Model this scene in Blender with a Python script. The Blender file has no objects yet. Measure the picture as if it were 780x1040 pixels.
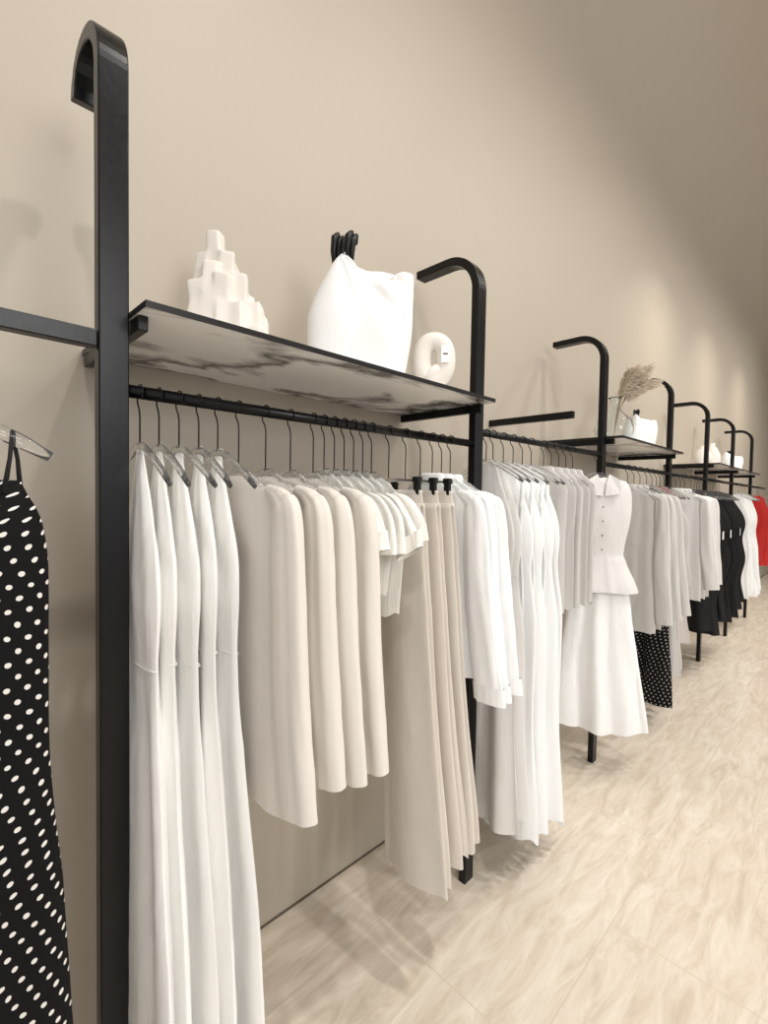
import bpy, bmesh, math, random
from mathutils import Vector, Matrix, noise
random.seed(7)
scene = bpy.context.scene
COL = scene.collection
pi = math.pi

# ------------------------------------------------------------------ layout (metres)
CAM_H = 1.55
D = 1.09        # lateral distance camera -> line of posts / rails
DW = 1.465      # lateral distance camera -> wall
HTOP = 2.515
RZ = 1.76       # rail height
RZ2 = 1.81      # rail height in the second bay
SZ = 1.905      # shelf underside
POSTS = [0.295, 1.585, 2.855, 4.20, 5.42, 6.68, 7.95]

# ------------------------------------------------------------------ camera
F = 485.0
def make_camera():
    u = Vector((489, -8, F)).normalized()
    d = Vector((-244, 14500, F)); d = (d - u*d.dot(u)).normalized()
    X = u; Z = -d; Y = Z.cross(X)
    fl = lambda v: Vector((v.x, -v.y, -v.z))
    M = Matrix((fl(X), fl(Y), fl(Z))).to_4x4()
    M.translation = Vector((0, 0, CAM_H))
    cd = bpy.data.cameras.new("camera"); co = bpy.data.objects.new("camera", cd)
    COL.objects.link(co); co.matrix_world = M
    cd.sensor_width = 36; cd.lens = 36*F/1040.0; cd.clip_start = 0.02; cd.clip_end = 100
    scene.camera = co
make_camera()

# ------------------------------------------------------------------ materials
def srgb(r, g, b):
    f = lambda c: (c/255/12.92) if c/255 <= 0.04045 else ((c/255+0.055)/1.055)**2.4
    return (f(r), f(g), f(b), 1)
def base_mat(name):
    m = bpy.data.materials.new(name); m.use_nodes = True
    nt = m.node_tree; return m, nt, nt.nodes["Principled BSDF"]
def N(nt, t, **kw):
    n = nt.nodes.new(t)
    for k, v in kw.items(): setattr(n, k, v)
    return n
def fabric(name, col, rough=0.8, sheen=0.1, wr=0.2, weave=900, var=0.015):
    m, nt, b = base_mat(name); L = nt.links.new
    tc = N(nt, 'ShaderNodeTexCoord')
    n1 = N(nt, 'ShaderNodeTexNoise'); n1.inputs['Scale'].default_value = 11; n1.inputs['Detail'].default_value = 5; n1.inputs['Distortion'].default_value = 0.6
    n2 = N(nt, 'ShaderNodeTexNoise'); n2.inputs['Scale'].default_value = weave
    mp = N(nt, 'ShaderNodeMapping'); mp.inputs['Scale'].default_value = (1, 1, 0.3)
    L(tc.outputs['Object'], mp.inputs['Vector']); L(mp.outputs['Vector'], n1.inputs['Vector']); L(tc.outputs['Object'], n2.inputs['Vector'])
    mx = N(nt, 'ShaderNodeMix', data_type='RGBA')
    mx.inputs['A'].default_value = tuple(c*(1-var*2) for c in col[:3])+(1,)
    mx.inputs['B'].default_value = tuple(min(1, c*(1+var)) for c in col[:3])+(1,)
    L(n1.outputs['Fac'], mx.inputs['Factor']); L(mx.outputs['Result'], b.inputs['Base Color'])
    b1 = N(nt, 'ShaderNodeBump'); b1.inputs['Strength'].default_value = wr; b1.inputs['Distance'].default_value = 0.03
    b2 = N(nt, 'ShaderNodeBump'); b2.inputs['Strength'].default_value = 0.15; b2.inputs['Distance'].default_value = 0.001
    L(n1.outputs['Fac'], b1.inputs['Height']); L(n2.outputs['Fac'], b2.inputs['Height'])
    L(b1.outputs['Normal'], b2.inputs['Normal']); L(b2.outputs['Normal'], b.inputs['Normal'])
    b.inputs['Roughness'].default_value = rough; b.inputs['Sheen Weight'].default_value = sheen
    return m
def simple(name, col, rough=0.5, metal=0.0, coat=0.0, nscale=30, bump=0.05, spec=0.5):
    m, nt, b = base_mat(name); L = nt.links.new
    tc = N(nt, 'ShaderNodeTexCoord'); n = N(nt, 'ShaderNodeTexNoise'); n.inputs['Scale'].default_value = nscale
    L(tc.outputs['Object'], n.inputs['Vector'])
    mr = N(nt, 'ShaderNodeMapRange'); mr.inputs['To Min'].default_value = max(0, rough-0.05); mr.inputs['To Max'].default_value = rough+0.05
    L(n.outputs['Fac'], mr.inputs['Value']); L(mr.outputs['Result'], b.inputs['Roughness'])
    bp = N(nt, 'ShaderNodeBump'); bp.inputs['Strength'].default_value = bump; bp.inputs['Distance'].default_value = 0.005
    L(n.outputs['Fac'], bp.inputs['Height']); L(bp.outputs['Normal'], b.inputs['Normal'])
    b.inputs['Base Color'].default_value = col; b.inputs['Metallic'].default_value = metal
    b.inputs['Coat Weight'].default_value = coat; b.inputs['Specular IOR Level'].default_value = spec
    return m
def clear(name, rough=0.05, tint=(0.97, 0.98, 0.98, 1), ior=1.4, tr=1.0):
    m, nt, b = base_mat(name)
    b.inputs['Base Color'].default_value = tint; b.inputs['Transmission Weight'].default_value = tr
    b.inputs['Roughness'].default_value = rough; b.inputs['IOR'].default_value = ior
    return m
def polka(name, base, dot, s=0.026, r=0.21, jitter=0.0):
    m, nt, b = base_mat(name); L = nt.links.new
    uv = N(nt, 'ShaderNodeUVMap')
    src = uv.outputs['UV']
    if jitter:
        nz = N(nt, 'ShaderNodeTexNoise'); nz.inputs['Scale'].default_value = 18; L(src, nz.inputs['Vector'])
        vm = N(nt, 'ShaderNodeVectorMath', operation='MULTIPLY_ADD'); L(nz.outputs['Color'], vm.inputs[0])
        vm.inputs[1].default_value = (jitter, jitter, 0); L(src, vm.inputs[2]); src = vm.outputs[0]
    sp = N(nt, 'ShaderNodeSeparateXYZ'); L(src, sp.inputs[0])
    def mth(op, a, bb=None):
        n = N(nt, 'ShaderNodeMath', operation=op)
        for i, v in enumerate((a, bb)):
            if v is None: continue
            if isinstance(v, (int, float)): n.inputs[i].default_value = v
            else: L(v, n.inputs[i])
        return n.outputs[0]
    U = mth('DIVIDE', sp.outputs[0], s); V = mth('DIVIDE', sp.outputs[1], s*0.75)
    row = mth('FLOOR', V); par = mth('MULTIPLY', mth('MODULO', mth('ABSOLUTE', row), 2.0), 0.5)
    fu = mth('SUBTRACT', mth('FRACT', mth('ADD', U, par)), 0.5); fv = mth('MULTIPLY', mth('SUBTRACT', mth('FRACT', V), 0.5), 0.75)
    dd = mth('SQRT', mth('ADD', mth('MULTIPLY', fu, fu), mth('MULTIPLY', fv, fv)))
    isd = mth('LESS_THAN', dd, r)
    mx = N(nt, 'ShaderNodeMix', data_type='RGBA'); mx.inputs['A'].default_value = base; mx.inputs['B'].default_value = dot
    L(isd, mx.inputs['Factor']); L(mx.outputs['Result'], b.inputs['Base Color'])
    b.inputs['Roughness'].default_value = 0.8; b.inputs['Specular IOR Level'].default_value = 0.2
    return m

M_METAL = simple("black_metal", srgb(7, 7, 8), 0.30, 0.0, 0.0, 80, 0.02, 0.3)
M_WIRE = simple("dark_wire", srgb(30, 28, 27), 0.3, 0.6)
M_BLACKPL = simple("black_plastic", srgb(12, 12, 12), 0.4, spec=0.3)
M_CLEAR = clear("clear_acrylic", 0.03, (0.98, 0.99, 0.99, 1), 1.35, 0.96)
M_GLASS = clear("clear_glass", 0.02, (0.93, 0.95, 0.94, 1), 1.33, 0.95)
M_CERAM = simple("matte_white_ceramic", srgb(226, 220, 212), 0.7, 0, 0, 60, 0.1)
M_LEATHER = fabric("white_leather", srgb(242, 242, 241), 0.45, 0.0, 0.12, 300, 0.01)
M_SATIN = fabric("ivory_satin", srgb(248, 247, 244), 0.35, 0.1, 0.25, 1200, 0.01)
M_CREAM = fabric("greige_wool", srgb(222, 216, 208), 0.85, 0.1, 0.14)
M_WHITE = fabric("white_cotton", srgb(246, 247, 247), 0.8, 0.1, 0.3)
M_OFFW = fabric("offwhite_cotton", srgb(244, 242, 236), 0.8, 0.1, 0.35)
M_TAUPE = fabric("greige_suiting", srgb(217, 209, 199), 0.85, 0.1, 0.15)
M_GREY = fabric("light_grey_suiting", srgb(204, 201, 197), 0.85, 0.1, 0.2)
M_PALE = fabric("pale_grey_satin", srgb(222, 220, 217), 0.5, 0.2, 0.3)
M_BLACK = fabric("black_cloth", srgb(18, 17, 18), 0.85, 0.0, 0.3)
M_RED = fabric("red_cloth", srgb(190, 25, 22), 0.7, 0.1, 0.3)
M_POLKA = polka("polka_dot_cloth", srgb(12, 11, 12), srgb(224, 221, 216), 0.027, 0.155, 0.010)
M_POLKA_S = polka("small_polka_dot_cloth", srgb(16, 15, 17), srgb(215, 212, 206), 0.03, 0.12)
M_TAG = simple("white_card", srgb(245, 245, 243), 0.6)
M_INK = simple("dark_ink", srgb(90, 88, 88), 0.7)
M_BTN = simple("grey_button", srgb(150, 146, 142), 0.4)
M_PAMPAS = simple("dried_pampas", srgb(216, 204, 186), 0.9)
M_STEM = simple("dried_stem", srgb(165, 140, 105), 0.8)
M_GAP_SHADE = simple("painted_joint_shade", srgb(96, 84, 70), 0.7)

def wall_material(name, col):
    m, nt, b = base_mat(name); L = nt.links.new
    tc = N(nt, 'ShaderNodeTexCoord'); n = N(nt, 'ShaderNodeTexNoise'); n.inputs['Scale'].default_value = 0.9; n.inputs['Detail'].default_value = 3
    n2 = N(nt, 'ShaderNodeTexNoise'); n2.inputs['Scale'].default_value = 120
    L(tc.outputs['Object'], n.inputs['Vector']); L(tc.outputs['Object'], n2.inputs['Vector'])
    mx = N(nt, 'ShaderNodeMix', data_type='RGBA')
    mx.inputs['A'].default_value = tuple(c*0.97 for c in col[:3])+(1,); mx.inputs['B'].default_value = tuple(c*1.03 for c in col[:3])+(1,)
    L(n.outputs['Fac'], mx.inputs['Factor']); L(mx.outputs['Result'], b.inputs['Base Color'])
    bp = N(nt, 'ShaderNodeBump'); bp.inputs['Strength'].default_value = 0.04; bp.inputs['Distance'].default_value = 0.002
    L(n2.outputs['Fac'], bp.inputs['Height']); L(bp.outputs['Normal'], b.inputs['Normal'])
    b.inputs['Roughness'].default_value = 0.5
    return m
M_WALL = wall_material("beige_wall_paint", srgb(180, 170, 155))

def floor_material():
    m, nt, b = base_mat("travertine_tile_floor"); L = nt.links.new
    tc = N(nt, 'ShaderNodeTexCoord')
    mp = N(nt, 'ShaderNodeMapping'); mp.inputs['Rotation'].default_value = (0, 0, 0.55); mp.inputs['Scale'].default_value = (1.3, 6.5, 1)
    L(tc.outputs['Object'], mp.inputs['Vector'])
    n = N(nt, 'ShaderNodeTexNoise'); n.inputs['Scale'].default_value = 2.6; n.inputs['Detail'].default_value = 14; n.inputs['Roughness'].default_value = 0.7; n.inputs['Distortion'].default_value = 0.8
    L(mp.outputs['Vector'], n.inputs['Vector'])
    cr = N(nt, 'ShaderNodeValToRGB'); e = cr.color_ramp.elements
    e[0].position = 0.32; e[0].color = srgb(201, 186, 167); e[1].position = 0.68; e[1].color = srgb(233, 224, 210)
    x = cr.color_ramp.elements.new(0.5); x.color = srgb(219, 207, 190)
    L(n.outputs['Fac'], cr.inputs['Fac'])
    br = N(nt, 'ShaderNodeTexBrick'); br.inputs['Scale'].default_value = 1; br.inputs['Brick Width'].default_value = 1.2; br.inputs['Row Height'].default_value = 0.6
    br.inputs['Mortar Size'].default_value = 0.002; br.inputs['Mortar Smooth'].default_value = 0.4
    L(tc.outputs['Object'], br.inputs['Vector'])
    mx = N(nt, 'ShaderNodeMix', data_type='RGBA'); mx.inputs['B'].default_value = srgb(204, 191, 172)
    L(br.outputs['Fac'], mx.inputs['Factor']); L(cr.outputs['Color'], mx.inputs['A']); L(mx.outputs['Result'], b.inputs['Base Color'])
    bp = N(nt, 'ShaderNodeBump'); bp.inputs['Strength'].default_value = 0.04; bp.inputs['Distance'].default_value = 0.003
    L(n.outputs['Fac'], bp.inputs['Height']); L(bp.outputs['Normal'], b.inputs['Normal'])
    b.inputs['Roughness'].default_value = 0.26
    return m
M_FLOOR = floor_material()

def marble_material():
    m, nt, b = base_mat("white_marble_grey_veins"); L = nt.links.new
    tc = N(nt, 'ShaderNodeTexCoord')
    mp = N(nt, 'ShaderNodeMapping'); mp.inputs['Rotation'].default_value = (0, 0, 0.9); mp.inputs['Scale'].default_value = (1, 2.0, 1); mp.inputs['Location'].default_value = (0.35, 0.1, 0)
    L(tc.outputs['Object'], mp.inputs['Vector'])
    w = N(nt, 'ShaderNodeTexNoise'); w.inputs['Scale'].default_value = 1.3; w.inputs['Detail'].default_value = 7; w.inputs['Roughness'].default_value = 0.52; w.inputs['Distortion'].default_value = 0.5
    L(mp.outputs['Vector'], w.inputs['Vector'])
    cr = N(nt, 'ShaderNodeValToRGB'); cr.color_ramp.elements[0].position = 0.0; cr.color_ramp.elements[0].color = srgb(250, 250, 250)
    cr.color_ramp.elements[1].position = 1.0; cr.color_ramp.elements[1].color = srgb(250, 250, 250)
    for p, c in ((0.455, srgb(245, 245, 245)), (0.482, srgb(168, 166, 165)), (0.496, srgb(74, 71, 70)), (0.511, srgb(160, 158, 157)), (0.56, srgb(246, 246, 246))):
        e = cr.color_ramp.elements.new(p); e.color = c
    L(w.outputs['Fac'], cr.inputs['Fac']); L(cr.outputs['Color'], b.inputs['Base Color'])
    b.inputs['Roughness'].default_value = 0.15
    return m
M_MARBLE = marble_material()
M_EDGE = simple("dark_stone_edge", srgb(28, 26, 25), 0.35, spec=0.3)

# ------------------------------------------------------------------ object helpers
def tag(o, label, category, group=None):
    o["label"] = label; o["category"] = category
    if group: o["group"] = group
    return o
def empty(name, loc, yaw=0.0, label=None, category=None, group=None):
    o = bpy.data.objects.new(name, None); o.empty_display_size = 0.05
    o.location = loc; o.rotation_euler = (0, 0, yaw); COL.objects.link(o)
    if label: tag(o, label, category, group)
    return o
def mesh_obj(name, verts, faces, mats, parent=None, loc=(0, 0, 0), smooth=True, rot=(0, 0, 0)):
    me = bpy.data.meshes.new(name); me.from_pydata([tuple(v) for v in verts], [], faces)
    if not isinstance(mats, (list, tuple)): mats = [mats]
    for m in mats: me.materials.append(m)
    if smooth: me.polygons.foreach_set("use_smooth", [True]*len(me.polygons))
    bm = bmesh.new(); bm.from_mesh(me); bmesh.ops.recalc_face_normals(bm, faces=bm.faces); bm.to_mesh(me); bm.free()
    me.update()
    o = bpy.data.objects.new(name, me); o.location = loc; o.rotation_euler = rot; COL.objects.link(o)
    if parent: o.parent = parent
    return o
class Geo:
    def __init__(s): s.v = []; s.f = []
    def add(s, v, f):
        k = len(s.v); s.v += [Vector(p) for p in v]; s.f += [tuple(i+k for i in q) for q in f]; return s
    def box(s, c, d, M=None):
        c = Vector(c); hx, hy, hz = d[0]/2, d[1]/2, d[2]/2
        vs = [Vector((x, y, z)) for x in (-hx, hx) for y in (-hy, hy) for z in (-hz, hz)]
        if M: vs = [M @ p for p in vs]
        return s.add([c+p for p in vs], [(0, 1, 3, 2), (4, 6, 7, 5), (0, 4, 5, 1), (2, 3, 7, 6), (0, 2, 6, 4), (1, 5, 7, 3)])
    def tube(s, pts, r, n=8, cap=True, flat=1.0):
        pts = [Vector(p) for p in pts]; rr = r if isinstance(r, (list, tuple)) else [r]*len(pts)
        vs = []; up = None
        for i, p in enumerate(pts):
            t = (pts[min(i+1, len(pts)-1)] - pts[max(i-1, 0)]).normalized()
            if up is None:
                up = Vector((1, 0, 0)) if abs(t.x) < 0.8 else Vector((0, 0, 1))
            a = (up - t*up.dot(t)).normalized(); b = t.cross(a); up = a
            for j in range(n):
                th = 2*pi*j/n; vs.append(p + (a*math.cos(th)+b*math.sin(th)*flat)*rr[i])
        fs = [(i*n+j, i*n+(j+1) % n, (i+1)*n+(j+1) % n, (i+1)*n+j) for i in range(len(pts)-1) for j in range(n)]
        if cap: fs += [tuple(range(n)), tuple((len(pts)-1)*n+j for j in range(n))]
        return s.add(vs, fs)
    def sphere(s, c, r, n=12, m=8):
        c = Vector(c); r = (r, r, r) if isinstance(r, (int, float)) else r
        vs = [c+Vector((0, 0, r[2]))]
        for i in range(1, m):
            ph = pi*i/m
            for j in range(n):
                th = 2*pi*j/n; vs.append(c+Vector((r[0]*math.sin(ph)*math.cos(th), r[1]*math.sin(ph)*math.sin(th), r[2]*math.cos(ph))))
        vs.append(c-Vector((0, 0, r[2]))); e = len(vs)-1
        fs = [(0, 1+j, 1+(j+1) % n) for j in range(n)]
        fs += [(1+i*n+j, 1+(i+1)*n+j, 1+(i+1)*n+(j+1) % n, 1+i*n+(j+1) % n) for i in range(m-2) for j in range(n)]
        fs += [(e, 1+(m-2)*n+(j+1) % n, 1+(m-2)*n+j) for j in range(n)]
        return s.add(vs, fs)
    def lathe(s, prof, n=32, c=(0, 0, 0)):
        c = Vector(c); vs = []
        for r, z in prof:
            for j in range(n):
                th = 2*pi*j/n; vs.append(c+Vector((r*math.cos(th), r*math.sin(th), z)))
        fs = [(i*n+j, i*n+(j+1) % n, (i+1)*n+(j+1) % n, (i+1)*n+j) for i in range(len(prof)-1) for j in range(n)]
        return s.add(vs, fs)
    def make(s, name, mat, parent=None, loc=(0, 0, 0), smooth=True, rot=(0, 0, 0), bevel=0):
        o = mesh_obj(name, s.v, s.f, mat, parent, loc, smooth, rot=rot)
        if bevel:
            md = o.modifiers.new("bevel", 'BEVEL'); md.width = bevel; md.segments = 2; md.limit_method = 'ANGLE'
        return o

# ------------------------------------------------------------------ room shell
def structure(o): o["kind"] = "structure"; return o
structure(mesh_obj("floor", [(-4, -7, 0), (16, -7, 0), (16, DW+0.1, 0), (-4, DW+0.1, 0), (-4, -7, -0.1), (16, -7, -0.1), (16, DW+0.1, -0.1), (-4, DW+0.1, -0.1)],
    [(0, 1, 2, 3), (7, 6, 5, 4), (0, 4, 5, 1), (2, 6, 7, 3), (1, 5, 6, 2), (0, 3, 7, 4)], M_FLOOR, smooth=False))
CZ = 5.6
RC = 1.6
structure(Geo().box((6, DW+0.075, (CZ-RC)/2), (20, 0.15, CZ-RC)).make("wall_left", M_WALL, smooth=False))
structure(Geo().box((6, DW-0.002, 0.004), (20, 0.004, 0.008)).make("gap_shade_1", M_GAP_SHADE, smooth=False))  # painted shade: dark strip for the shadow gap where wall meets floor
pr = []
for k in range(0, 17):
    a = pi/2*k/16; pr.append((DW-RC+RC*math.cos(a), CZ-RC+RC*math.sin(a)))
pr.append((-7, CZ))
po = [(y+0.12, z+0.12) for y, z in pr]; po[0] = (DW+0.12, CZ-RC)
vs = []
for x in (-4, 16): vs += [(x, y, z) for y, z in pr]+[(x, y, z) for y, z in po]
n = len(pr); m2 = 2*n
fs = [(i, i+1, m2+i+1, m2+i) for i in range(n-1)]+[(n+i, m2+n+i, m2+n+i+1, n+i+1) for i in range(n-1)]
structure(mesh_obj("ceiling", vs, fs, M_WALL))
structure(Geo().box((16.1, -2.77, CZ/2), (0.2, 8.46, CZ)).make("wall_back", M_WALL, smooth=False))

# ------------------------------------------------------------------ rack frames
def rect_sweep(path, wx, wn):
    vs = []; n = len(path)
    for i, p in enumerate(path):
        a = Vector(path[max(i-1, 0)]); b = Vector(path[min(i+1, n-1)]); t = (b-a).normalized(); nn = Vector((-t.y, t.x))
        for sx, sn in ((-1, -1), (1, -1), (1, 1), (-1, 1)):
            q = Vector(p)+nn*sn*wn/2; vs.append((sx*wx/2, q.x, q.y))
    fs = [(i*4+j, i*4+(j+1) % 4, (i+1)*4+(j+1) % 4, (i+1)*4+j) for i in range(n-1) for j in range(4)]
    return vs, fs+[(0, 1, 2, 3), ((n-1)*4, (n-1)*4+1, (n-1)*4+2, (n-1)*4+3)]
for i, px in enumerate(POSTS):
    R = 0.14 if i else 0.105; zt = HTOP-0.016
    if i: path = [(0.305, zt), (0.255, zt)]
    else: path = [(0.190, zt-0.075), (0.184, zt-0.048), (0.168, zt-0.022), (0.145, zt-0.006), (0.125, zt-0.0005)]
    for k in range(0, 15):
        a = pi/2*k/14; path.append((R-R*math.sin(a), zt-R+R*math.cos(a)))
    path += [(0, 1.5), (0, 0.8), (0, 0.0)]
    v, f = rect_sweep(path, 0.056, 0.032)
    o = mesh_obj("rack_frame", v, f, M_METAL, loc=(px, D, 0), smooth=False)
    md = o.modifiers.new("bevel", 'BEVEL'); md.width = 0.003; md.segments = 2; md.limit_method = 'ANGLE'; md.angle_limit = 0.9
    tag(o, "black metal rack frame post arching over to the beige wall", "rack frame", "rack frames along the wall")
for i in range(len(POSTS)):
    a = POSTS[i]+0.026; b = (POSTS[i+1]-0.026) if i+1 < len(POSTS) else 9.2
    z = RZ2 if i == 1 else RZ
    g = Geo().tube([(a, D, z), (b, D, z)], 0.014, 16)
    tag(g.make("clothes_rail", M_METAL), "black round clothes rail between two rack posts", "clothes rail", "clothes rails")
g = Geo().box((-0.57, D, 1.852), (1.67, 0.03, 0.034))
e = empty("display_bar", (0, 0, 0), 0, "black metal cross bar fixed to the rack post", "bar")
g.make("cross_bar", M_METAL, e, smooth=False, bevel=0.002)
Geo().tube([(-0.10, D-0.01, 1.85), (-0.10, D-0.03, 1.81), (-0.10, 0.86, 1.80)], 0.01).make("face_out_arm", M_METAL, e)

def shelf(i, x0=None, x1=None):
    a = x0 if x0 is not None else POSTS[i]+0.03; b = x1 if x1 is not None else POSTS[i+1]-0.03
    yf = 0.985; yb = DW-0.003; t = 0.014
    e = empty("shelf", ((a+b)/2, (yf+yb)/2, SZ), 0, "white marble shelf with grey veins and dark edge on black brackets", "shelf", "marble shelves")
    L = b-a; W = yb-yf
    g = Geo().box((0, 0, t/2), (L, W, t))
    o = mesh_obj("shelf_board", g.v, g.f, [M_MARBLE, M_EDGE], e, smooth=False)
    for p in o.data.polygons:
        p.material_index = 0 if abs(p.normal.z) > 0.5 else 1
    for sx in (-1, 1):
        gg = Geo().box((sx*(L/2-0.012), 0.02, -0.016), (0.02, W-0.06, 0.03))
        gg.make("bracket", M_METAL, e, smooth=False, bevel=0.002)
shelf(0); shelf(2); shelf(4); shelf(5)
L_ = DW-1.0
tag(Geo().box((2.26, DW-0.002-L_/2, 1.955), (0.024, L_, 0.034)).make("support_arm", M_METAL, smooth=False, bevel=0.002), "black metal support arm projecting from the wall over the rail", "support arm")

# ------------------------------------------------------------------ cloth helpers
def cr(p0, p1, p2, p3, t):
    return 0.5*((2*p1)+(-p0+p2)*t+(2*p0-5*p1+4*p2-p3)*t*t+(-p0+3*p1-3*p2+p3)*t*t*t)
def interp(prof, n):
    out = []; zs = [p[0] for p in prof]
    for i in range(n+1):
        z = zs[0]+(zs[-1]-zs[0])*i/n
        k = 0
        while k < len(prof)-2 and z < zs[k+1]: k += 1
        t = (z-zs[k])/(zs[k+1]-zs[k]); t = min(1, max(0, t))
        P = [prof[max(k-1, 0)], prof[k], prof[k+1], prof[min(k+2, len(prof)-1)]]
        out.append((z,)+tuple(cr(P[0][j], P[1][j], P[2][j], P[3][j], t) for j in range(1, len(prof[0]))))
    return out
def spow(v, e): return math.copysign(abs(v)**e, v)
def crease(x): return 1-2*abs(math.sin(x*0.5))**0.8
def sheet(name, prof, mat, parent, seed, nseg=96, nrow=56, k1=6, k2=11, hem=0.003, ex=1.15, rip=0.6, cx=0.0, rk=5, cy=0.0, wn=1.0):
    rnd = random.Random(seed); p1, p2, p3 = rnd.uniform(0, 6), rnd.uniform(0, 6), rnd.uniform(0, 6); dz = rnd.uniform(-1.2, 1.2)
    rows = interp(prof, nrow); vs = []; uvr = []; zt = prof[0][0]; zb = prof[-1][0]
    for z, yf, yb, hT, A in rows:
        yc = (yf+yb)/2; hw = (yb-yf)/2; per = 0; last = None; ur = []; hT = max(hT, 0.002)
        f = ((z-zt)/(zb-zt))**3
        for j in range(nseg):
            th = 2*pi*j/nseg; c, s = math.cos(th), math.sin(th)
            yy = -spow(c, 0.9); y = yc+hw*yy
            xs = hT*spow(s, ex)
            wob = 1.2*noise.noise(Vector((seed*2.3, z*2.0, yy*0.7)))*wn
            w1 = crease(k1*yy+p1+dz*z*wn+wob)
            fx = A*(w1+0.5*math.sin(k2*yy+p2-dz*z*wn-wob)+0.8*noise.noise(Vector((y*7, z*1.6, seed*3.1))))
            rp = 1+rip*min(1.0, A/hT)*math.sin(rk*th+p3+dz*z*1.3*wn+wob)
            x = cx+xs*rp+fx*0.8
            y += A*0.8*noise.noise(Vector((th*1.5, z*1.8, seed*1.7)))
            zz = z + hem*f*(math.sin(3*th+p2)+0.6*math.sin(8*th+p1))
            n3 = (noise.noise(Vector((y*10+seed, z*5, th)))*0.0022+noise.noise(Vector((y*20+z*12+seed, z*14-y*9, th*.5)))*0.0018)*wn
            v = Vector((x+n3*spow(s, .5), y+cy, zz)); vs.append(v)
            if last is not None: per += (v-last).length
            last = v; ur.append(per)
        ur.append(per+(vs[-nseg]-last).length); uvr.append(ur)
    fs = []; uvs = []
    n = nseg; R = len(rows)
    for i in range(R-1):
        for j in range(n):
            fs.append((i*n+j, (i+1)*n+j, (i+1)*n+(j+1) % n, i*n+(j+1) % n))
            uvs.append(((uvr[i][j], rows[i][0]), (uvr[i+1][j], rows[i+1][0]), (uvr[i+1][j+1], rows[i+1][0]), (uvr[i][j+1], rows[i][0])))
    fs.append(tuple(range(n))); uvs.append([(0, 0)]*n)
    me = bpy.data.meshes.new(name); me.from_pydata([tuple(v) for v in vs], [], fs); me.materials.append(mat)
    me.polygons.foreach_set("use_smooth", [True]*len(me.polygons))
    ul = me.uv_layers.new(name="UVMap")
    for p in me.polygons:
        for li, q in zip(p.loop_indices, uvs[p.index]): ul.data[li].uv = q
    o = bpy.data.objects.new(name, me); COL.objects.link(o); o.parent = parent
    return o
def sleeve(name, path, mat, parent, seed, n=36, rows=40, amp=0.003, ex=1.0, crs=0.0):
    pr = []; K = len(path)-1
    for i in range(rows+1):
        t = i/rows*K; k = min(int(t), K-1); u = t-k
        P = [path[max(k-1, 0)], path[k], path[k+1], path[min(k+2, K)]]
        pr.append([cr(P[0][j], P[1][j], P[2][j], P[3][j], u) for j in range(5)])
    vs = []
    for i, p in enumerate(pr):
        a = pr[max(i-1, 0)]; b = pr[min(i+1, rows)]
        t = Vector((0, b[1]-a[1], b[2]-a[2])).normalized(); nn = Vector((0, -t.z, t.y))
        f = min(1, i/(rows*0.35))
        for j in range(n):
            th = 2*pi*j/n
            q = Vector(p[:3])+Vector((1, 0, 0))*p[3]*spow(math.cos(th), ex)+nn*p[4]*spow(math.sin(th), .85)
            d = noise.noise(Vector((math.cos(th)*1.6+seed, math.sin(th)*1.6, q.z*4)))*amp*2.2+noise.noise(Vector((math.cos(th)*1.3+seed+q.z*7, math.sin(th)*1.3, q.z*14)))*amp*0.8
            # soft pressed crease along the side of the sleeve
            d -= crs*math.exp(-((math.sin(th)+0.35)/0.16)**2)*(1 if math.cos(th) < 0 else 0)
            q += (Vector((math.cos(th), 0, 0))+nn*math.sin(th))*d*f
            vs.append(q)
    fs = [(i*n+j, i*n+(j+1) % n, (i+1)*n+(j+1) % n, (i+1)*n+j) for i in range(rows) for j in range(n)]
    fs.append(tuple(range(n)))
    base = rows*n; c0 = Vector(pr[-1][:3]); k = len(vs)
    for j in range(n): vs.append(c0+(vs[base+j]-c0)*0.95+Vector((0, 0, 0.0005)))
    for j in range(n): vs.append(c0+(vs[base+j]-c0)*0.85+Vector((0, 0, 0.05)))
    for j in range(n):
        fs.append((base+j, base+(j+1) % n, k+(j+1) % n, k+j)); fs.append((k+j, k+(j+1) % n, k+n+(j+1) % n, k+n+j))
    o = mesh_obj(name, vs, fs, mat, parent)
    md = o.modifiers.new("split", 'EDGE_SPLIT'); md.split_angle = 0.9
    return o

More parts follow.
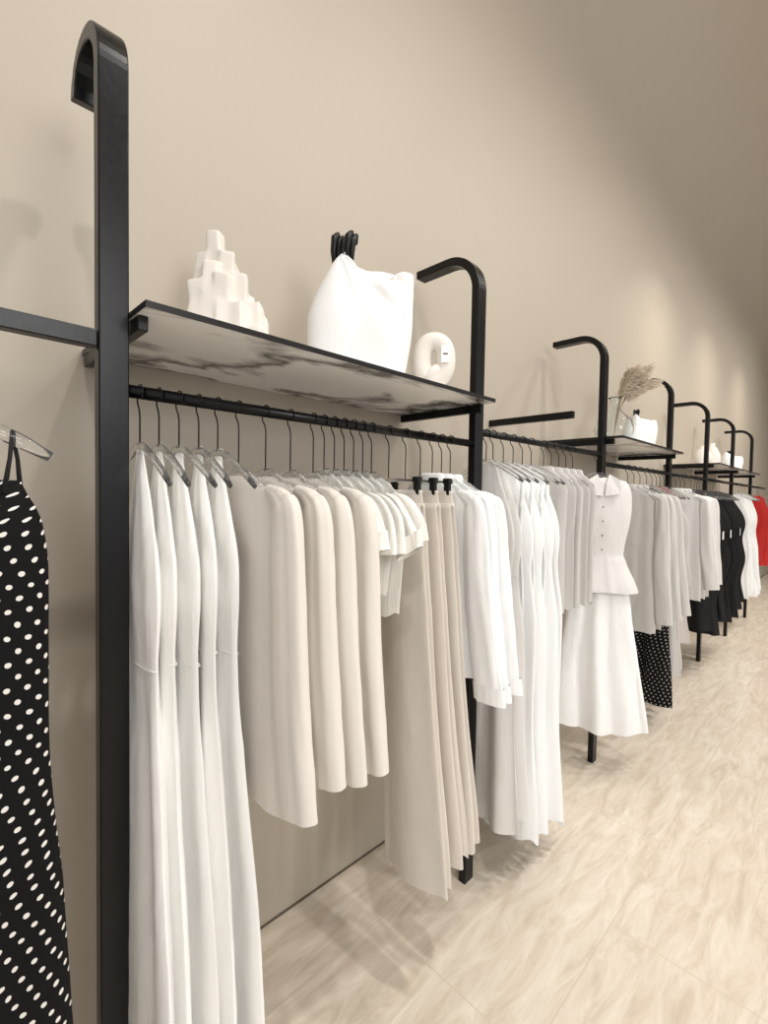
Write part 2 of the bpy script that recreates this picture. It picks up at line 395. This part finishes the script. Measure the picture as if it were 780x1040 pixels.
# ------------------------------------------------------------------ hangers
def hanger(X, kind="shoulder", yaw=0.0, Y=None, Z=None, half=0.17, group="hangers on the rails", thick=0.006, low=0.0):
    Y = D if Y is None else Y
    if Z is None: Z = RZ2 if 1.6 < X < 2.85 else RZ
    lab = {"shoulder": "clear acrylic hanger with dark wire hook on black rail", "clip": "clear trouser hanger with black clips on black rail"}[kind]
    e = empty("hanger", (X, Y, Z), yaw, lab, "hanger", group)
    pts = []; r = 0.017
    for k in range(0, 15):
        a = (-0.25*pi + 1.25*pi*k/14); pts.append((0, -r*math.cos(a), r*math.sin(a)))
    pts += [(0, r*0.9, -0.02), (0, 0.004, -0.035), (0, 0, -0.05), (0, 0, -0.112-low)]
    Geo().tube(pts, 0.0019, 6).make("hook", M_WIRE, e)
    l = low
    if kind == "shoulder":
        p = [(0, -half, -0.195-l), (0, -half*0.8, -0.172-l), (0, -half*0.4, -0.134-l), (0, -0.02, -0.114-l), (0, 0.02, -0.114-l), (0, half*0.4, -0.134-l), (0, half*0.8, -0.172-l), (0, half, -0.195-l)]
        q = thick
        Geo().tube(p, [q*.7, q, q, q*1.2, q*1.2, q, q, q*.7], 8, flat=1.4).make("shoulder_bar", M_CLEAR, e)
    else:
        Geo().tube([(0, -0.14, -0.122-l), (0, 0, -0.115-l), (0, 0.14, -0.122-l)], 0.0035, 8).make("bar", M_CLEAR, e)
        for s in (-1, 1):
            g = Geo().box((0, s*0.12, -0.142-l), (0.014, 0.022, 0.045)); g.box((0.0, s*0.12, -0.118-l), (0.02, 0.026, 0.018))
            g.make("clip", M_BLACKPL, e, smooth=False, bevel=0.002)
    return e

# ------------------------------------------------------------------ garments
sd = [100]
def nxt(): sd[0] += 1; return sd[0]
def seam(e, mat, z, w, t=0.0165, cx=0):
    R = []
    for j in range(28):
        a = 2*pi*j/28; R.append((cx+t*math.sin(a), -w*math.cos(a), z))
    Geo().tube(R+[R[0]], 0.0014, 6, cap=False).make("waist_seam", mat, e)
def ribbon(pts, w):
    vs = []; n = len(pts)
    for p in pts:
        p = Vector(p)
        for dy, dx in ((-w/2, 0), (w/2, 0), (w/2, -0.0015), (-w/2, -0.0015)): vs.append(p+Vector((dx, dy, 0)))
    fs = [(i*4+j, i*4+(j+1) % 4, (i+1)*4+(j+1) % 4, (i+1)*4+j) for i in range(n-1) for j in range(4)]+[(0, 1, 2, 3), (n*4-4, n*4-3, n*4-2, n*4-1)]
    return vs, fs
def gown(X, hem=-1.60, mat=None, flare=0.24, th=0.05, yaw=None, label="long ivory satin gown with narrow halter top on hanger", name="gown", cat="dress", group="long ivory gowns", waist=0.13, Y=None, waist_z=-0.57, fold=0.02, ck=6, bust=0.14, top=0.06, seamline=True, tagged=False, bz=0.0, jit=1.0, ruf=0.003, ties=False, wn=1.0, body=1.0):
    mat = mat or M_SATIN; s = nxt(); Yp = D if Y is None else Y; rz = RZ2 if 1.6 < X < 2.85 else RZ
    r = random.Random(s*13)
    if yaw is None: yaw = r.uniform(-0.10, 0.10)*jit
    hem += r.uniform(-0.03, 0.03)*jit; flare += r.uniform(-0.015, 0.015)*jit; waist_z += r.uniform(-0.02, 0.02)*jit
    hanger(X, yaw=yaw, Y=Yp)
    e = empty(name, (X, Yp, rz), yaw, label, cat, group)
    b_ = body
    prof = [(-0.122, -top*.7, top*.7, 0.004, 0.0), (-0.15, -top, top, 0.007, 0.001), (-0.24, -(top+bust)*.46, (top+bust)*.46, 0.012*b_, 0.002), (-0.35-bz, -bust*.92, bust*.92, 0.018*b_, 0.002), (-0.44, -bust, bust, 0.018*b_, 0.003), (waist_z, -waist, waist, 0.013*b_, 0.003),
            (waist_z-0.2, -waist-0.03, waist+0.03, th*0.6, 0.007), ((waist_z-0.2+hem)/2, -flare*0.85, flare*0.85, th*0.8, fold*0.8), (hem, -flare, flare, th, fold)]
    sheet("body", prof, mat, e, s, k1=ck, nrow=72, hem=ruf, wn=wn)
    if seamline: seam(e, mat, waist_z, waist, 0.0145)
    if ties:
        for q in (-1, 1):
            pts = [(-0.036-0.004*math.sin(k*0.9+q), -bust*0.75+0.018*q*(k/12)+0.006*math.sin(k*0.7+s), -0.20-0.055*k) for k in range(13)]
            v, f = ribbon(pts, 0.014)
            mesh_obj("tie", v, f, mat, e)
    if tagged:
        Geo().box((-0.050, -0.1, -0.80), (0.002, 0.04, 0.075)).make("care_label", M_TAG, e, smooth=False)
        g = Geo()
        for q in range(4): g.box((-0.0515, -0.1, -0.775-0.014*q), (0.001, 0.026, 0.003))
        g.make("label_print", M_INK, e, smooth=False)
    return e
def top_with_sleeves(X, hem, cuff, mat, name, label, cat, group, yaw=None, half=0.19, th=0.035, srx=0.05, srn=0.07, out=0.27, Y=None, collar=True, fold=0.006, cuff_part=False, flare=0.2, sleeves=True, hangtag=False, drop=0.055, low=0.0, samp=0.003, jit=1.0, wn=1.0, hemr=0.003, crs=0.0):
    s = nxt(); Yp = D if Y is None else Y; rz = RZ2 if 1.6 < X < 2.85 else RZ
    r = random.Random(s*17)
    if yaw is None: yaw = r.uniform(-0.07, 0.07)*jit
    hanger(X, yaw=yaw, Y=Yp, half=min(0.17, half*0.9), low=low)
    e = empty(name, (X, Yp, rz-low), yaw, label, cat, group)
    t0 = min(0.013, th*0.75); zs = -0.135-drop
    prof = [(-0.126, -0.045, 0.045, t0*.7, 0.0), (-0.142, -0.075, 0.075, t0, 0.0), ((zs-.135)/2, -(half+.06)/2, (half+.06)/2, t0, 0.001), (zs, -half+0.012, half-0.012, t0, 0.001), (zs-0.03, -half, half, t0*1.15, 0.002), (zs-0.12, -half, half, th*0.9, 0.003), (-0.45, -half*0.97, half*0.97, th*0.9, fold*0.8), (hem, -flare, flare, th*1.1, fold)]
    if hem > -0.55: prof.pop(-2)
    sheet("body", prof, mat, e, s, wn=wn, hem=hemr)
    for sy in ((-1, 1) if sleeves else ()):
        y1 = half; o2 = out+r.uniform(-0.012, 0.012)*jit; c2 = cuff+r.uniform(-0.008, 0.008)*jit
        if cuff < -0.5:
            path = [(0, sy*(y1-0.06), zs+0.016, srx*0.35, 0.012), (0, sy*(y1-0.002), zs-0.010, srx*0.70, srn*0.45), (0, sy*(y1+0.016), zs-0.07, srx*0.88, srn*0.80),
                    (0.0, sy*(y1+(o2-y1)*0.5), (cuff+zs-0.1)/2, srx*1.0, srn*0.95), (0.0, sy*o2, c2, srx*0.92, srn*0.95)]
        else:
            path = [(0, sy*(y1-0.05), zs+0.01, srx*0.5, 0.012), (0, sy*(y1-0.005), zs-0.015, srx*0.85, srn*0.5), (0, sy*(y1+0.015), zs-0.06, srx, srn*0.9), (0, sy*o2, c2, srx*1.3, srn*1.05)]
        sleeve("sleeve", path, mat, e, s+sy*0.37, amp=samp, crs=crs)
        if cuff_part:
            pts = []
            for k in range(25):
                a = 2*pi*k/24; pts.append((srx*1.04*math.cos(a), sy*o2+srn*1.06*math.sin(a), c2-0.002))
            vs = [Vector(p) for p in pts]+[Vector(p)+Vector((0, -sy*0.006, 0.055)) for p in pts]
            mesh_obj("cuff", vs, [(k, k+1, k+26, k+25) for k in range(24)], mat, e)
    if collar:
        pts = []
        for k in range(25):
            a = 2*pi*k/24; pts.append((t0*1.0*math.cos(a), 0.048*math.sin(a), -0.128))
        vs = []
        for dz, sc in ((0.0, 1.05), (0.018, 0.98), (0.022, 0.94), (0.016, 1.12), (-0.012, 1.3)):
            vs += [Vector((p[0]*sc, p[1]*sc, p[2]+dz)) for p in pts]
        fs = [(r_*25+k, r_*25+k+1, (r_+1)*25+k+1, (r_+1)*25+k) for r_ in range(4) for k in range(24)]
        mesh_obj("collar", vs, fs, mat, e)
    if hangtag:
        Geo().box((-th*1.3-0.012, -half*.6, -0.55), (0.002, 0.04, 0.07)).make("hang_tag", M_TAG, e, smooth=False)
    return e
def trousers(X, hem=-1.44, mat=None, yaw=0, label="pale greige wide-leg trousers clipped to a hanger", group="greige trousers", name="trousers", low=0.04):
    mat = mat or M_TAUPE; s = nxt(); hanger(X, "clip", yaw, low=low)
    e = empty(name, (X, D, RZ-low), yaw, label, "trousers", group)
    sheet("waistband", [(-0.150, -0.140, 0.04, 0.010, 0.001), (-0.175, -0.142, 0.041, 0.013, 0.001), (-0.196, -0.146, 0.042, 0.015, 0.001)], mat, e, s+0.5, nrow=5)
    for sx in (-1, 1):
        pr = [(-0.19, -0.143, 0.04, 0.009, 0.0), (-0.3, -0.157, 0.045, 0.012, 0.002), (-0.5, -0.178, 0.035, 0.015, 0.003), (-0.85, -0.215, 0.01, 0.019, 0.005), (hem+0.012*sx, -0.272, -0.02, 0.024, 0.007)]
        sheet("leg", pr, mat, e, s+sx*0.3, k1=2.5, k2=4, cx=sx*0.010, rk=3, wn=0.7)
    return e

# --- bay one
for X, hm, fl in ((0.348, -1.68, 0.22), (0.387, -1.62, 0.22), (0.430, -1.66, 0.235), (0.475, -1.68, 0.23), (0.521, -1.67, 0.25)):
    gown(X, hm, flare=fl, th=0.032, yaw=random.uniform(-0.05, 0.08), fold=0.009, bust=0.105, waist=0.10, top=0.026, ck=4, jit=0.6, wn=0.8, body=1.05)
for X, hm in ((0.575, -0.885), (0.650, -0.845), (0.725, -0.86), (0.80, -0.87)):
    top_with_sleeves(X, hm, hm+0.03, M_CREAM, "jacket", "light greige wool jacket with long sleeves on a hanger", "jacket", "greige jackets on the rail",
        srx=0.029, srn=0.058, out=0.262, th=0.018, collar=False, low=0.04, samp=0.0018, flare=0.215, wn=0.4, fold=0.004, jit=0.6, drop=0.040, half=0.195, crs=0.0035)
for X in (0.838, 0.875, 0.912, 0.949, 0.986, 1.023):
    top_with_sleeves(X, -0.47+random.uniform(-0.09, 0.03), -0.32+random.uniform(-0.03, 0.02), M_OFFW, "short_sleeve_top", "off-white short-sleeved cotton top on a hanger", "top", "off-white short-sleeved tops",
        srx=0.012, srn=0.054, out=0.18, th=0.009, half=0.135, flare=0.12, fold=0.008, low=0.03, samp=0.005, jit=2.0, collar=False, hemr=0.008)
for X, hm in ((1.10, -1.33), (1.18, -1.28), (1.255, -1.27)):
    trousers(X, hm, yaw=random.uniform(-0.03, 0.04))
for X in (1.32, 1.372, 1.424):
    top_with_sleeves(X, -0.79, -0.85, M_WHITE, "shirt", "white long-sleeved cotton shirt on a hanger", "shirt", "white long-sleeved shirts",
        srx=0.021, srn=0.056, out=0.25, th=0.018, cuff_part=True, flare=0.2, fold=0.006, half=0.17, low=0.02, samp=0.003, wn=0.7)
# --- bay two
for X in (1.66, 1.71):
    gown(X, -1.54, M_PALE, 0.2, 0.032, label="long pale grey satin dress on a clear hanger", name="dress", group="pale grey long dresses")
for X in (1.79, 1.87, 1.95, 2.03):
    gown(X, -1.665, M_WHITE, 0.225, 0.046, label="long white cotton dress with thin ties on a hanger", name="dress", group="long white dresses", fold=0.013, bust=0.155, waist=0.15, ck=9, tagged=X > 1.9, seamline=False, ruf=0.010, ties=True, wn=0.6, body=1.5)
for X in (2.15, 2.23, 2.31, 2.39, 2.47):
    top_with_sleeves(X, -0.79, -0.34, M_GREY, "vest", "light grey tailored vest on a hanger", "vest", "light grey vests", th=0.017, half=0.125, flare=0.125, sleeves=False, jit=1.5)

def outfit(X, yaw):
    hanger(X, yaw=yaw, half=0.15)
    s = nxt(); cy = -0.035
    k = empty("skirt", (X, D, RZ2), yaw, "long white flared skirt hung beneath the grey vest", "skirt")
    sheet("skirt_body", [(-0.58, -0.11, 0.11, 0.03, 0.002), (-0.75, -0.15, 0.15, 0.045, 0.009), (-1.1, -0.20, 0.20, 0.05, 0.015), (-1.575, -0.28, 0.235, 0.06, 0.022)], M_WHITE, k, s, k1=9, cy=cy, hem=0.006)
    e = empty("peplum_vest", (X, D, RZ2), yaw, "light grey sleeveless peplum vest with collar and buttons", "vest")
    sheet("body", [(-0.135, -0.05, 0.05, 0.02, 0), (-0.155, -0.12, 0.12, 0.03, 0.001), (-0.22, -0.15, 0.15, 0.045, 0.001), (-0.36, -0.15, 0.15, 0.052, 0.002), (-0.55, -0.12, 0.12, 0.045, 0.001), (-0.60, -0.13, 0.13, 0.052, 0.003), (-0.78, -0.20, 0.19, 0.085, 0.013)], M_PALE, e, s+0.3, k1=8, cy=cy)
    for sy in (-1, 1):
        v = [(-0.022, sy*0.030+cy, -0.115), (-0.042, sy*0.085+cy, -0.150), (-0.062, sy*0.085+cy, -0.225), (-0.064, sy*0.045+cy, -0.235), (-0.062, sy*0.004+cy, -0.24), (-0.045, sy*0.012+cy, -0.17)]
        v2 = [(x+0.007, y, z) for x, y, z in v]
        f = [(0, 1, 2, 5), (5, 2, 3, 4), (6, 7, 8, 11), (11, 8, 9, 10)]
        f += [(i, (i+1) % 6, (i+1) % 6+6, i+6) for i in range(6)]
        mesh_obj("collar", v+v2, f, M_PALE, e, smooth=False)
    for y, z in ((0.0, -0.30), (0.0, -0.38), (0.0, -0.46), (0.0, -0.54)):
        Geo().sphere((-0.054, y+cy, z), (0.004, 0.005, 0.005)).make("button", M_BTN, e)
outfit(2.79, 0.5)
# --- bay three
for X in (3.30, 3.42, 3.54):
    top_with_sleeves(X, -1.04, -0.96, M_GREY, "cardigan", "light grey long-sleeved cardigan on a hanger", "cardigan", "light grey cardigans", srx=0.025, srn=0.055, out=0.26, th=0.018, samp=0.003, jit=1.5)
gown(3.68, -1.64, M_POLKA_S, 0.22, 0.045, label="black dress with small white dots on a hanger", name="dress", group=None, seamline=False)
for X in (3.80, 3.90):
    gown(X, -1.42, M_GREY, 0.22, 0.035, label="long light grey dress on a hanger", name="dress", group="light grey dresses", seamline=False, bust=0.19, waist=0.18)
gown(4.0, -1.50, M_RED, 0.17, 0.04, label="red dress on a hanger", name="dress", group="red dresses", seamline=False, bust=0.06, waist=0.06)
gown(4.09, -1.25, M_GREY, 0.2, 0.04, label="light grey dress on a hanger", name="dress", group="light grey dresses", seamline=False, bust=0.18, waist=0.17)
for X in (4.42, 4.55, 4.68):
    top_with_sleeves(X, -1.0, -0.9, M_PALE, "cardigan", "pale grey long-sleeved cardigan on a hanger", "cardigan", "pale grey cardigans", srx=0.025, srn=0.055, out=0.25, th=0.02, jit=1.5)
for i, X in enumerate((4.9, 5.0, 5.1, 5.2, 5.3, 5.52, 5.63, 5.74, 5.85, 5.96, 6.07)):
    hm = (-1.3, -1.25, -1.4, -1.3, -1.35, -1.25, -1.35, -1.3, -1.35, -1.3, -1.25)[i]
    o = gown(X, hm, M_BLACK, 0.23, 0.04, label="long slim black dress on a hanger", name="dress", group="black dresses", bust=0.23, waist=0.21, top=0.1, seamline=False, jit=1.2, wn=0.7)
    if i % 3 == 1: Geo().box((-0.03, -0.24, -0.5), (0.04, 0.002, 0.07)).make("hang_tag", M_TAG, o, smooth=False)
for X in (6.95, 7.1, 7.25, 7.4, 7.6):
    gown(X, -1.3, M_WHITE, 0.2, 0.045, label="white dress on a hanger", name="dress", group="white dresses", seamline=False, jit=2)
for X in (8.5, 8.7):
    gown(X, -1.1, M_RED, 0.17, 0.04, label="red dress on a hanger", name="dress", group="red dresses", seamline=False)

def polka_dress():
    X, Y = -0.035, 0.95; yaw = pi/2; s = nxt()
    hanger(X, yaw=yaw, Y=Y, half=0.20, thick=0.0085, Z=RZ+0.04)
    e = empty("dress", (X, Y, RZ+0.04), yaw, "long black dress with white polka dots on a clear hanger", "dress")
    sheet("body", [(-0.235, -0.160, 0.160, 0.012, 0.001), (-0.29, -0.185, 0.185, 0.03, 0.002), (-0.36, -0.195, 0.195, 0.035, 0.003), (-0.52, -0.195, 0.195, 0.04, 0.004), (-0.70, -0.197, 0.197, 0.04, 0.004), (-0.9, -0.213, 0.213, 0.05, 0.008), (-1.50, -0.235, 0.235, 0.06, 0.012)], M_POLKA, e, s, nseg=90, nrow=60, ex=0.95, wn=0.5)
    for sy in (-1, 1):
        for q in (-1, 1):
            pth = [(q*0.004, sy*0.150, -0.158), (q*0.010, sy*(0.152+q*0.006), -0.20), (q*0.012, sy*(0.150+q*0.012), -0.255)]
            Geo().tube(pth, [0.003, 0.003, 0.004], 8).make("strap", M_BLACK, e)
polka_dress()

# ------------------------------------------------------------------ shelf decor
ST = SZ+0.014
def stepped_vase(loc, s=(0.98, 0.98, 0.97)):
    g = Geo(); rnd = random.Random(21)
    for iy, yy in enumerate((0.045, 0.0, -0.045)):
        for ix, xx in enumerate((-0.085, -0.043, 0.0, 0.043, 0.085)):
            H = (0.28, 0.335, 0.30, 0.22, 0.14)[ix] - (0.03, 0.0, 0.08)[iy] + rnd.uniform(-0.012, 0.012)
            H = max(H, 0.07); nk = max(1, round(H/0.075))
            for k in range(nk):
                z0 = H*k/nk; z1 = H*(k+1)/nk; t = z1/0.34
                M = Matrix.Rotation(rnd.uniform(-0.3, 0.3), 3, 'Z') @ Matrix.Rotation(rnd.uniform(-0.18, 0.18), 3, 'X') @ Matrix.Rotation(rnd.uniform(-0.12, 0.12), 3, 'Y')
                g.box((xx*(1-0.30*t)-0.015*t, yy*(1-0.3*t), (z0+z1)/2+0.003), (0.047-0.006*t, 0.048-0.006*t, z1-z0+0.012), M)
    for v in g.v: v.z = max(0, v.z)
    o = g.make("sculptural_vase", M_CERAM, loc=loc, rot=(0, 0, -0.8)); o.scale = s
    md = o.modifiers.new("remesh", 'REMESH'); md.mode = 'VOXEL'; md.voxel_size = 0.0035; md.use_smooth_shade = True
    ms = o.modifiers.new("smooth", 'SMOOTH'); ms.factor = 0.5; ms.iterations = 26
    tag(o, "matte white ceramic vase of stepped soft-edged facets on the shelf", "vase")
stepped_vase((0.635, 1.25, ST))

def slouchy_bag(loc, yaw, W=0.165, T=0.085, H=0.43, label="white slouchy leather handbag with black clasp on marble shelf"):
    e = empty("handbag", loc, yaw, label, "bag"); sc = H/0.43
    vs = []; n = 110; rows = 72
    for i in range(rows+1):
        t = i/rows; z = H*t
        wl = W*(0.97+0.05*math.sin(pi*min(1, t*1.3)))-sc*0.21*max(0, t-0.42)**1.3
        wr = W*(0.88+0.15*math.sin(pi*min(1, t*0.72)))
        th = T*(0.95-0.55*t+0.38*math.sin(pi*t))
        for j in range(n):
            a = 2*pi*j/n; c, s = math.cos(a), math.sin(a)
            p = Vector(((wr if c > 0 else wl)*spow(c, .6), th*spow(s, .75), z))
            u = p.x/W
            drop = 0.002*sc+0.088*sc*(max(0, u+0.55)/1.5)**0.8
            drop += 0.020*sc*math.exp(-((u-0.05)/0.28)**2)
            if s < 0: drop += 0.060*sc*math.exp(-((u-0.25)/0.42)**2)
            p.z -= (t**2.8)*drop
            d = 0.004*noise.noise(Vector((p.x*6+p.z*4, p.y*5, p.z*6-p.x*4)))
            p += Vector((c*0.4, s, 0)).normalized()*(-d*(0.6+t)*1.2)
            if s < 0:
                fx, fz = p.x+0.075*sc, p.z-0.40*sc
                ang = math.atan2(-fz, fx+1e-6); rad = math.hypot(fx, fz)/sc
                for a0, amp, wd in ((0.46, 0.032, 0.10), (0.86, 0.020, 0.10), (1.30, 0.012, 0.12)):
                    p.y += amp*sc*math.exp(-((ang-a0)/wd)**2)*math.exp(-((rad-0.15)/0.13)**2)
            if i == 0: p.z = 0
            vs.append(p)
    fs = [(i*n+j, i*n+(j+1) % n, (i+1)*n+(j+1) % n, (i+1)*n+j) for i in range(rows) for j in range(n)]
    k = len(vs)
    for lv, (q_, dz) in enumerate(((0.92, -0.004), (0.75, -0.04), (0.5, -0.08))):
        c0 = sum((vs[rows*n+j] for j in range(n)), Vector())/n
        for j in range(n):
            q = c0+(vs[rows*n+j]-c0)*q_; q.z = vs[rows*n+j].z+dz*sc; vs.append(q)
    for lv in range(3):
        a0 = rows*n if lv == 0 else k+(lv-1)*n; b0 = k+lv*n
        fs += [(a0+j, a0+(j+1) % n, b0+(j+1) % n, b0+j) for j in range(n)]
    fs += [tuple(k+2*n+j for j in range(n)), tuple(range(n))]
    mesh_obj("bag_body", vs, fs, M_LEATHER, e)
    g = Geo(); rb = random.Random(9)
    for q in range(5):
        x0 = (-0.085+q*0.0145)*sc; h = rb.uniform(-0.008, 0.004)*sc; y0 = rb.uniform(-0.012, 0.008)*sc
        zt = H-0.018*sc+h
        g.tube([(x0*0.85-0.01*sc, 0.0, zt-0.07*sc), (x0-0.003*sc, y0-0.008*sc, zt-0.01*sc), (x0+0.001*sc, y0-0.016*sc, zt+0.028*sc), (x0+0.008*sc, y0, zt+0.045*sc), (x0+0.008*sc, 0.014*sc, zt+0.025*sc)], [0.006*sc, 0.009*sc, 0.011*sc, 0.010*sc, 0.007*sc], 10)
    g.make("clasp", M_BLACKPL, e)
slouchy_bag((1.03, 1.16, ST), -0.73)

def ring_vase(loc, yaw):
    e = empty("ring_vase", loc, yaw, "cream ceramic arch-shaped vase with white price tag on shelf", "vase")
    e.scale = (0.84, 0.84, 0.82)
    pts = []
    for k in range(40):
        a = -pi/2+2*pi*k/40; pts.append(Vector((0.050*spow(math.cos(a), .9), 0, 0.125+0.078*spow(math.sin(a), .85))))
    g = Geo(); n = 24; vs = []; R = 0.039
    for k in range(40):
        t = (pts[(k+1) % 40]-pts[k-1]).normalized(); nn = Vector((-t.z, 0, t.x))
        for j in range(n):
            th = 2*pi*j/n; vs.append(pts[k]+nn*R*math.cos(th)+Vector((0, 1, 0))*R*math.sin(th))
    g.add(vs, [(k*n+j, k*n+(j+1) % n, ((k+1) % 40)*n+(j+1) % n, ((k+1) % 40)*n+j) for k in range(40) for j in range(n)])
    g.tube([(-0.03, -0.015, 0.03), (-0.005, -0.02, 0.07), (0.02, -0.02, 0.09)], [0.026, 0.024, 0.02], 14)
    for v in g.v: v.z = max(v.z, 0.0)
    g.make("ring_body", M_CERAM, e)
    Geo().box((0.045, -0.044, 0.14), (0.034, 0.002, 0.07)).make("price_tag", M_TAG, e, smooth=False)
    Geo().box((0.045, -0.0455, 0.14), (0.02, 0.001, 0.006)).make("tag_print", M_INK, e, smooth=False)
ring_vase((1.292, 1.07, ST), -0.85)

def pampas_vase(loc, s=1.15):
    e = empty("glass_vase", loc, 0, "clear glass bottle vase standing on marble shelf", "vase")
    pf = [(0.0, 0.003), (0.055, 0.002), (0.098, 0.03), (0.11, 0.085), (0.095, 0.14), (0.05, 0.18), (0.028, 0.205), (0.027, 0.255), (0.036, 0.27), (0.030, 0.27), (0.021, 0.252), (0.022, 0.206), (0.044, 0.175), (0.088, 0.135), (0.102, 0.085), (0.090, 0.036), (0.05, 0.010), (0, 0.010)]
    Geo().lathe([(r*s, z*s) for r, z in pf], 40).make("vase_body", M_GLASS, e)
    rnd = random.Random(5)
    for k, (dx, dy, h) in enumerate(((0.06, -0.13, 0.47), (0.14, -0.08, 0.50), (0.0, -0.10, 0.49), (0.20, -0.14, 0.45), (0.12, -0.18, 0.43), (0.09, -0.14, 0.52))):
        r = empty("pampas_grass", (loc[0], loc[1], loc[2]), 0, "dried beige pampas grass plume in the glass vase", "dried grass", "pampas grass stems")
        top = Vector((dx, dy, h)); mid = Vector((dx*0.1, dy*0.1, 0.38))
        P = []
        for i in range(17):
            t = i/16; P.append(Vector((0, 0, 0.02)).lerp(mid, t).lerp(mid.lerp(top, t), t)+Vector((0, 0, -0.10*max(0, t-0.7))))
        Geo().tube(P, 0.0022, 5).make("stem", M_STEM, r)
        g = Geo()
        for q in range(560):
            t = rnd.uniform(0.5, 1.0); c = P[min(16, int(t*16))].lerp(P[min(16, int(t*16)+1)], (t*16) % 1)
            d = (P[16]-P[12]).normalized(); ang = rnd.uniform(0, 2*pi)
            o = Vector((math.cos(ang), math.sin(ang), rnd.uniform(-0.5, 0.5))).normalized()
            ln = rnd.uniform(0.045, 0.085)*(1-0.4*abs(t-0.8)/0.3)
            e2 = c+o*ln*0.8+d*ln*0.8+Vector((0, 0, -0.015))
            m = c.lerp(e2, .5)+Vector((0, 0, 0.006))
            g.tube([c, m, e2], [0.003, 0.004, 0.001], 4, cap=False)
        o = g.make("plume", M_PAMPAS, r); o["kind"] = "stuff"
pampas_vase((3.34, 1.20, ST))
slouchy_bag((3.66, 1.14, ST), -0.7, 0.11, 0.07, 0.25, "small white slouchy handbag with black clasp on shelf")
for X, h in ((5.8, 0.2), (6.2, 0.26), (7.2, 0.24)):
    o = Geo().lathe([(0, 0.0), (0.05, 0), (0.08, 0.05*h/0.2), (0.085, 0.1*h/0.2), (0.05, 0.16*h/0.2), (0.028, 0.18*h/0.2), (0.03, h), (0.024, h), (0.02, 0.17*h/0.2)], 28).make("ceramic_vase", M_CERAM, loc=(X, 1.2, ST))
    tag(o, "round white ceramic vase on the shelf", "vase", "white ceramic vases")
slouchy_bag((6.95, 1.15, ST), -0.7, 0.13, 0.07, 0.22, "small white slouchy handbag with black clasp on shelf")

# ------------------------------------------------------------------ lights
w = bpy.data.worlds.new("world"); scene.world = w; w.use_nodes = True
w.node_tree.nodes["Background"].inputs[0].default_value = (0.985, 0.985, 0.99, 1); w.node_tree.nodes["Background"].inputs[1].default_value = 0.80
def area(loc, tgt, size, power, col=(1, 0.965, 0.92), spread=None):
    l = bpy.data.lights.new("downlight_and_fill", 'AREA'); l.shape = 'DISK'; l.size = size; l.energy = power; l.color = col
    if spread: l.spread = spread
    o = bpy.data.objects.new("downlight_and_fill", l); o.location = loc
    o.rotation_euler = (Vector(tgt)-Vector(loc)).to_track_quat('-Z', 'Y').to_euler(); COL.objects.link(o)
for i, X in enumerate((-0.6, 0.9, 2.4, 3.9, 5.4, 6.9, 8.4, 9.9)):
    area((X+0.4, -0.75, CZ-0.6), (X+0.3, 0.50, 0.2), 0.16, 23 if i < 4 else 27, spread=2.15)
for X in (5.0, 7.0, 9.2):
    area((X, 0.45, 3.7), (X+0.2, 1.4, 2.3), 0.12, 5.5, (1, 0.91, 0.80), spread=2.0)
area((0.6, -3.2, 3.0), (1.8, 0.9, 1.0), 2.0, 72, (1, 0.99, 0.975))  # broad fill light added on the camera side to brighten the clothes

scene.view_settings.view_transform = 'Standard'
scene.view_settings.look = 'None'
